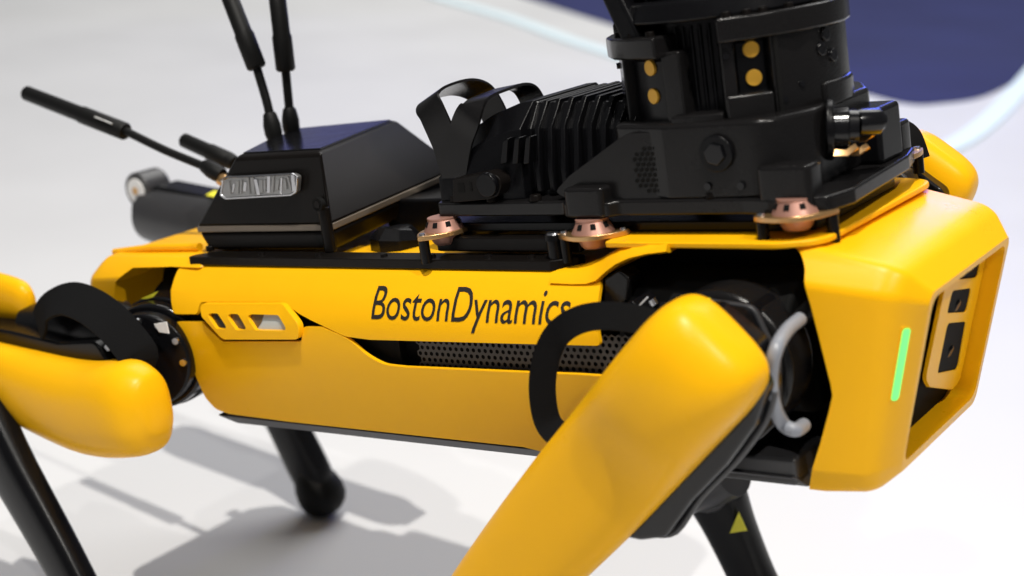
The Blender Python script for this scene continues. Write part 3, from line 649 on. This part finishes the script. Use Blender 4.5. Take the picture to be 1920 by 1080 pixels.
# vibration isolators: brass ear plate, cup above and below with slots, two screws
def isolator(x, y, z, yaw, sc=1.):
    ca, sa = math.cos(yaw), math.sin(yaw)
    def L(u, v, h): return (x + (u * ca - v * sa) * sc, y + (u * sa + v * ca) * sc, z + h * sc)
    oval = []
    for k in range(36):
        t = 2 * math.pi * k / 36; oval.append((.0275 * math.copysign(abs(math.cos(t)) ** 1.05, math.cos(t)), .0180 * math.copysign(abs(math.sin(t)) ** 1.7, math.sin(t))))
    pl = ap(MB().loft([[L(u, v, -.0019) for u, v in oval], [L(u, v, .0019) for u, v in oval]]), 'isolator_plate', BRS, bevel=.0006)
    def cup(hs, nm):
        rings = [[L(r * math.cos(2 * math.pi * k / 28), r * math.sin(2 * math.pi * k / 28), h) for k in range(28)] for h, r in hs]
        ap(MB().loft(rings), nm, COP, parent=pl, sharp=50)
    cup([(.0019, .0160), (.003, .0154), (.0100, .0118), (.0108, .0122), (.0118, .0120), (.0118, .0090)], 'cup')
    cup([(-.0019, .0125), (-.0075, .0102), (-.0098, .0085), (-.0104, .006)], 'cup')
    for k in range(8):
        t = 2 * math.pi * k / 8 + .35; c_, s_ = math.cos(t), math.sin(t); c2, s2 = math.cos(t + .14), math.sin(t + .14); c1, s1 = math.cos(t - .14), math.sin(t - .14)
        ap(MB().loft([[L(.0146 * c1, .0146 * s1, .0056), L(.0146 * c2, .0146 * s2, .0056), L(.0131 * c2, .0131 * s2, .0088), L(.0131 * c1, .0131 * s1, .0088)],
                      [L(.0100 * c1, .0100 * s1, .0066), L(.0100 * c2, .0100 * s2, .0066), L(.0100 * c2, .0100 * s2, .0104), L(.0100 * c1, .0100 * s1, .0104)]]), 'cup_slot', CAV, parent=pl, smooth=False)
    for u in (-.0225, .0225):
        ap(MB().cyl(L(u, 0, .0012), L(u, 0, .0034), .0030 * sc, .0024 * sc, 12), 'isolator_screw', STE, parent=pl)
        ap(MB().cyl(L(u, 0, -.020 if z < .1 else -.0165), L(u, 0, -.0015), .0042 * sc, None, 12), 'isolator_post', BLK, parent=pl)
for x, y, z, yaw in ((.062, -.080, .0880, 1.4), (.204, -.085, .0870, .25), (.362, -.082, .0990, .45), (.362, .082, .1045, 1.0), (.204, .085, .0870, -.25), (.062, .082, .0880, -.9)):
    isolator(x, y, z, yaw)
part(MB().tube([(.172, -.090, .066), (.172, -.090, .0835), (.172, -.090, .0838), (.172, -.090, .0880)], [.0060, .0060, .0072, .0068], 16), 'standoff', BLK, parent=arm)
part(MB().tube([(.172, -.090, .0879), (.172, -.090, .0892)], [.0052, .0046], 16), 'standoff_screw', STE, parent=arm)
# ribbed control housing
def hs(x, zt, hw, sh, b=.074): return [(x, -b, .110), (x, -b + .001, .130), (x, -hw - sh, zt - .018), (x, -hw, zt), (x, hw, zt), (x, hw + sh, zt - .018), (x, b - .001, .130), (x, b, .110)]
ap(MB().loft([hs(.058, .136, .047, .02), hs(.064, .155, .047, .020), hs(.100, .1715, .046, .022), hs(.128, .1795, .045, .023), hs(.138, .1800, .044, .022, .072), hs(.1385, .1780, .040, .014, .058), hs(.215, .1745, .040, .014, .058), hs(.245, .170, .040, .014, .058)]), 'control_housing', BLK, bevel=.003, seg=3)
for k in range(8):
    x = .145 + k * .0118; zt = .1795 + .0015 * math.sin(k * .6) if x > .128 else .174
    ap(MB().loft([[(x + d, -.0655, .114), (x + d, -.0655, .130), (x + d, -.0585, zt - .019), (x + d, -.042, zt - .0005), (x + d, .042, zt - .0005), (x + d, .0585, zt - .019), (x + d, .0655, .114)] for d in (0, .0045)]), 'cooling_fin', BLK, bevel=.001)
for p in ([(0.1288,-0.0735,0.1559),(0.1341,-0.0735,0.1577),(0.1293,-0.0735,0.139),(0.123,-0.0735,0.1376)], [(0.1399,-0.0735,0.1571),(0.1444,-0.0735,0.1577),(0.1395,-0.0735,0.1383),(0.1339,-0.0735,0.1372)], [(0.1502,-0.0735,0.1574),(0.1546,-0.0735,0.1581),(0.1497,-0.0735,0.138),(0.1443,-0.0735,0.1373)]):
    ap(MB().loft([[Vector(q) + Vector((0, -.004, 0)) for q in p], [Vector(q) + Vector((0, .006, 0)) for q in p]]), 'housing_rib', BLK, bevel=.001)
q = [(0.1162,-0.04,0.1744),(0.137,-0.04,0.1786),(0.1403,-0.04,0.1772),(0.121,-0.04,0.1725)]
ap(MB().loft([q, [Vector(p) + Vector((.0, -.0008, .0008)) for p in q]]), 'white_label', WHT, smooth=False)
# connector block with rounded end and prints
cb = fillet([(0.0829,0.13),(0.117,0.1344),(0.1263,0.131),(0.1287,0.1249),(0.1236,0.1156),(0.1131,0.1134),(0.0792,0.1114)], [.002, .004, .008, .008, .008, .004, .002], 4)
cbo = ap(MB().pris(cb, 'y', -.0860, -.068), 'connector_block', ANO, bevel=.002, seg=3)
(kx, kz), = [(0.1168,0.1251)]
ap(MB().cyl((kx, -.0900, kz), (kx, -.0860, kz), .0090, .0098, 22), 'connector_dial', BLK, parent=cbo, bevel=.0008)
for u in ((864, 352), (882, 350)):
    pass
for (px_, pz_), ww in zip([(0.0901,0.1232),(0.0995,0.1238),(0.1081,0.1236)], (.003, .0012, .0028)):
    ap(MB().box(px_ - ww, px_ + ww, -.0864, -.0858, pz_ - .0035, pz_ + .0035), 'port', CAV, parent=cbo, smooth=False)
# carrying straps over the housing
def band(p, side, wd, nm='carry_strap'): return ap(MB().ribbon(catmull(p, 6), side, wd, .0022), nm, GRY)
band([(0.0707,-0.072,0.1204),(0.0781,-0.072,0.1419),(0.0872,-0.072,0.1622),(0.0998,-0.072,0.1796)] + [(0.1005,-0.062,0.1859)] + [(0.097,-0.035,0.1874)] + [(0.0916,-0.005,0.1871)] + [(0.0905,0.012,0.1819)] + [(0.0945,0.016,0.1689)], (1, 0, .1), .023)
band([(0.0723,-0.07,0.1313),(0.069,-0.07,0.1523),(0.0602,-0.07,0.1776)] + [(0.0536,-0.066,0.1876)] + [(0.0523,-0.05,0.1917)] + [(0.0523,-0.02,0.1915)] + [(0.0524,0.002,0.1832)] + [(0.0587,0.006,0.1687),(0.0635,0.006,0.1531)], (.9, 0, .4), .026)
# gusset with vent holes
GS = [(0.1713,0.1169),(0.1855,0.1284),(0.232,0.1538),(0.2404,0.1572),(0.2762,0.1571),(0.2761,0.1),(0.195,0.1039)]
gus = ap(MB().pris(fillet(GS, [.003, .01, .01, .01, .002, .002, .002], 3), 'y', -.0800, -.060), 'gusset', GRY, bevel=.002, seg=3)
m = MB(); hx_, hz_ = [(0.2559,0.1312)][0]
for j in range(-5, 6):
    for i in range(-4, 5):
        u = (i + .5 * (j % 2)) * .0043; v = j * .0037
        if (u / .0145) ** 2 + (v / .0175) ** 2 < 1.05: m.cyl((hx_ + u, -.0806, hz_ + v), (hx_ + u, -.0795, hz_ + v), .0015, None, 8)
h_ = ap(m, 'vent_holes', CAV, parent=gus, smooth=False); h_['kind'] = 'stuff'
# turret
TX = .283
def sector(r0, r1, a0, a1, z0, z1, n=14):
    f = lambda r, a: (TX + r * math.cos(math.radians(a)), r * math.sin(math.radians(a)))
    A = [a0 + (a1 - a0) * k / n for k in range(n + 1)]
    return MB().pris([f(r1, a) for a in A] + [f(r0, a) for a in A[::-1]], 'z', z0, z1)
sk = fillet([(TX - .062, -.0700), (TX - .014, -.0830), (TX + .062, -.0820), (TX + .082, -.045), (TX + .082, .045), (TX + .062, .082), (TX - .062, .082)], [.01, .006, .022, .02, .02, .022, .01], 5)
ap(MB().pris(sk, 'z', .109, .1625), 'turret_skirt', GRY, bevel=.004, seg=3)
ap(MB().cyl((TX, 0, .160), (TX, 0, .262), .060, n=48), 'turret_core', BLK, bevel=.003)
for k in range(7):
    an = math.radians(-98 + 6 * k); q = Vector((TX + .0602 * math.cos(an), .0602 * math.sin(an), 0))
    ap(MB().cyl(q + Vector((0, 0, .163)), q + Vector((0, 0, .225)), .0016, n=8), 'core_rib', BLK)
for a0, a1, r0, r1, z0, z1, nm, nf in ((-160, -134, .05, .0790, .150, .210, 'turret_shell', 2), (-101, -89, .05, .0750, .150, .210, 'turret_shell', 2), (-134, -101, .05, .0715, .150, .205, 'contact_recess', 3),
        (-67, -60, .05, .0790, .160, .214, 'turret_shell', 2), (-60, -43, .05, .0725, .160, .212, 'contact_recess', 2), (-43, 22, .05, .0815, .155, .226, 'turret_shell', 3), (22, 205, .05, .0790, .155, .226, 'turret_shell', 8),
        (-165, -97, .056, .0865, .2065, .2215, 'turret_collar', 4), (-67, 24, .056, .0850, .2125, .2290, 'turret_collar', 5), (24, 195, .056, .0850, .2125, .2290, 'turret_collar', 8)):
    ap(sector(r0, r1, a0, a1, z0, z1, nf), nm, BLK if 'recess' in nm else GRY, bevel=.002, seg=3)
for an, zs_ in ((-112, (.1995, .1800)), (-51, (.2055, .1865))):
    for z in zs_:
        u = Vector((math.cos(math.radians(an)), math.sin(math.radians(an)), 0)); c_ = Vector((TX, 0, z))
        r_ = .0712 if an < -100 else .0722
        ap(MB().cyl(c_ + u * (r_ - .001), c_ + u * (r_ + .0016), .0058, .0054, 24), 'contact_button', AMB, bevel=.0004)
for an, z in ((-10, .207), (-5, .192), (-14, .198)):
    u = Vector((math.cos(math.radians(an)), math.sin(math.radians(an)), 0)); c_ = Vector((TX, 0, z))
    ap(MB().cyl(c_ + u * .076, c_ + u * .0825, .0055, .0045, 16), 'side_plug', GLO, bevel=.0008)
(bx_, bz_), = [(0.3098,0.1415)]
ap(MB().cyl((bx_, -.0825, bz_), (bx_, -.0862, bz_), .0125, n=30), 'round_plug', BLK, bevel=.001)
ap(MB().cyl((bx_, -.0860, bz_), (bx_, -.0885, bz_), .0080, n=6), 'hex_socket', GLO, bevel=.0008)
for q in ('1300,382 1345,372 1420,360'):
    pass
for an in (-62, -52, -44, -30, -12, -158, -140, -120, -104):
    u = Vector((math.cos(math.radians(an)), math.sin(math.radians(an)), 0)) * .0775; z = .2288 if an > -70 else .2213
    ap(MB().cyl(Vector((TX, 0, z)) + u, Vector((TX, 0, z + .0035)) + u, .0034, .0030, 12), 'collar_bolt', ANO, bevel=.0005)
for an, z in ((-38, .222), (-38, .170), (-28, .178), (-150, .200), (-150, .165), (-64, .170), (-64, .204)):
    u = Vector((math.cos(math.radians(an)), math.sin(math.radians(an)), 0)); c_ = Vector((TX, 0, z))
    ap(MB().cyl(c_ + u * .074, c_ + u * .0812, .0026, .0022, 10), 'shell_screw', GLO)
ap(sector(.05, .0835, -16, 22, .158, .176, 3), 'shell_step', GRY, bevel=.003, seg=3)
ap(sector(.05, .0840, -66, -44, .158, .1775, 3), 'shell_step', GRY, bevel=.002, seg=3)
ap(sector(.05, .0800, -96, -68, .158, .1670, 3), 'shell_ledge', GRY, bevel=.002, seg=3)
ap(sector(.05, .0822, -41.5, -39.5, .160, .2120, 2), 'shell_seam', CAV)
for x, z in ((.300, .119), (.325, .119)):
    ap(MB().cyl((x, -.0815, z), (x, -.0845, z), .0030, .0026, 12), 'skirt_screw', GLO)
# collector ring and cable connector at the front
cp = Vector((TX + .079, -.026, .1445)); cx_ = Vector((.90, .40, -.08)).normalized()
ap(MB().cyl(cp, cp + cx_ * .006, .0215, .0205, 30), 'connector_collar', BLK, bevel=.002)
ap(MB().tube([cp + cx_ * .006, cp + cx_ * .015, cp + cx_ * .016, cp + cx_ * .022], [.0150, .0150, .0130, .0125], 26), 'connector_barrel', GLO, sharp=30)
ap(MB().tube([cp + cx_ * .020 + Vector((0, .004, .003)), cp + cx_ * .032 + Vector((0, .008, .003)), cp + cx_ * .035 + Vector((0, .009, .002))], [.0095, .0090, .006], 20), 'connector_plug', GLO, sharp=40)
for dy, dz in ((-.012, -.014), (.006, -.017), (.018, -.010)):
    ap(MB().ribbon([cp + Vector((.010, dy, dz)), cp + Vector((.018, dy + .003, dz - .001)), cp + Vector((.024, dy + .006, dz + .003))], (0, .6, .8), .0045, .0015), 'amber_clip', BRS)
ap(MB().box(TX + .05, TX + .098, .020, .060, .110, .150), 'connector_bracket', BLK, bevel=.004, seg=3)
# shoulder and folded link above the turret
ap(MB().cyl((TX, 0, .262), (TX, 0, .285), .074, .070, 48), 'shoulder_base', BLK, bevel=.004)
ap(MB().cyl((TX, 0, .2285), (TX, 0, .2440), .078, .074, 48), 'bearing_ring', BLK, bevel=.003)
ap(MB().cyl((TX, -.070, .330), (TX, .070, .330), .058, n=40), 'shoulder_joint', BLK, bevel=.006)
ap(MB().loft([[(TX - .05 + d * k, sy, z + e * k) for d, sy, z, e in ((0, -.045, .31, 0), (0, .045, .31, 0), (0, .045, .36, 0), (0, -.045, .36, 0))] for k in (0,)] + [[(TX - .36, -.035, .335), (TX - .36, .035, .335), (TX - .36, .035, .375), (TX - .36, -.035, .375)]]), 'upper_arm', BLK, bevel=.008)
st = [(0.2208,-0.07,0.2606),(0.2371,-0.07,0.2589),(0.2531,-0.07,0.2212),(0.2493,-0.07,0.2069),(0.2397,-0.07,0.212)]
ap(MB().loft([st, [Vector(p) + Vector((.006, .022, 0)) for p in st]]), 'link_strut', BLK, bevel=.003)
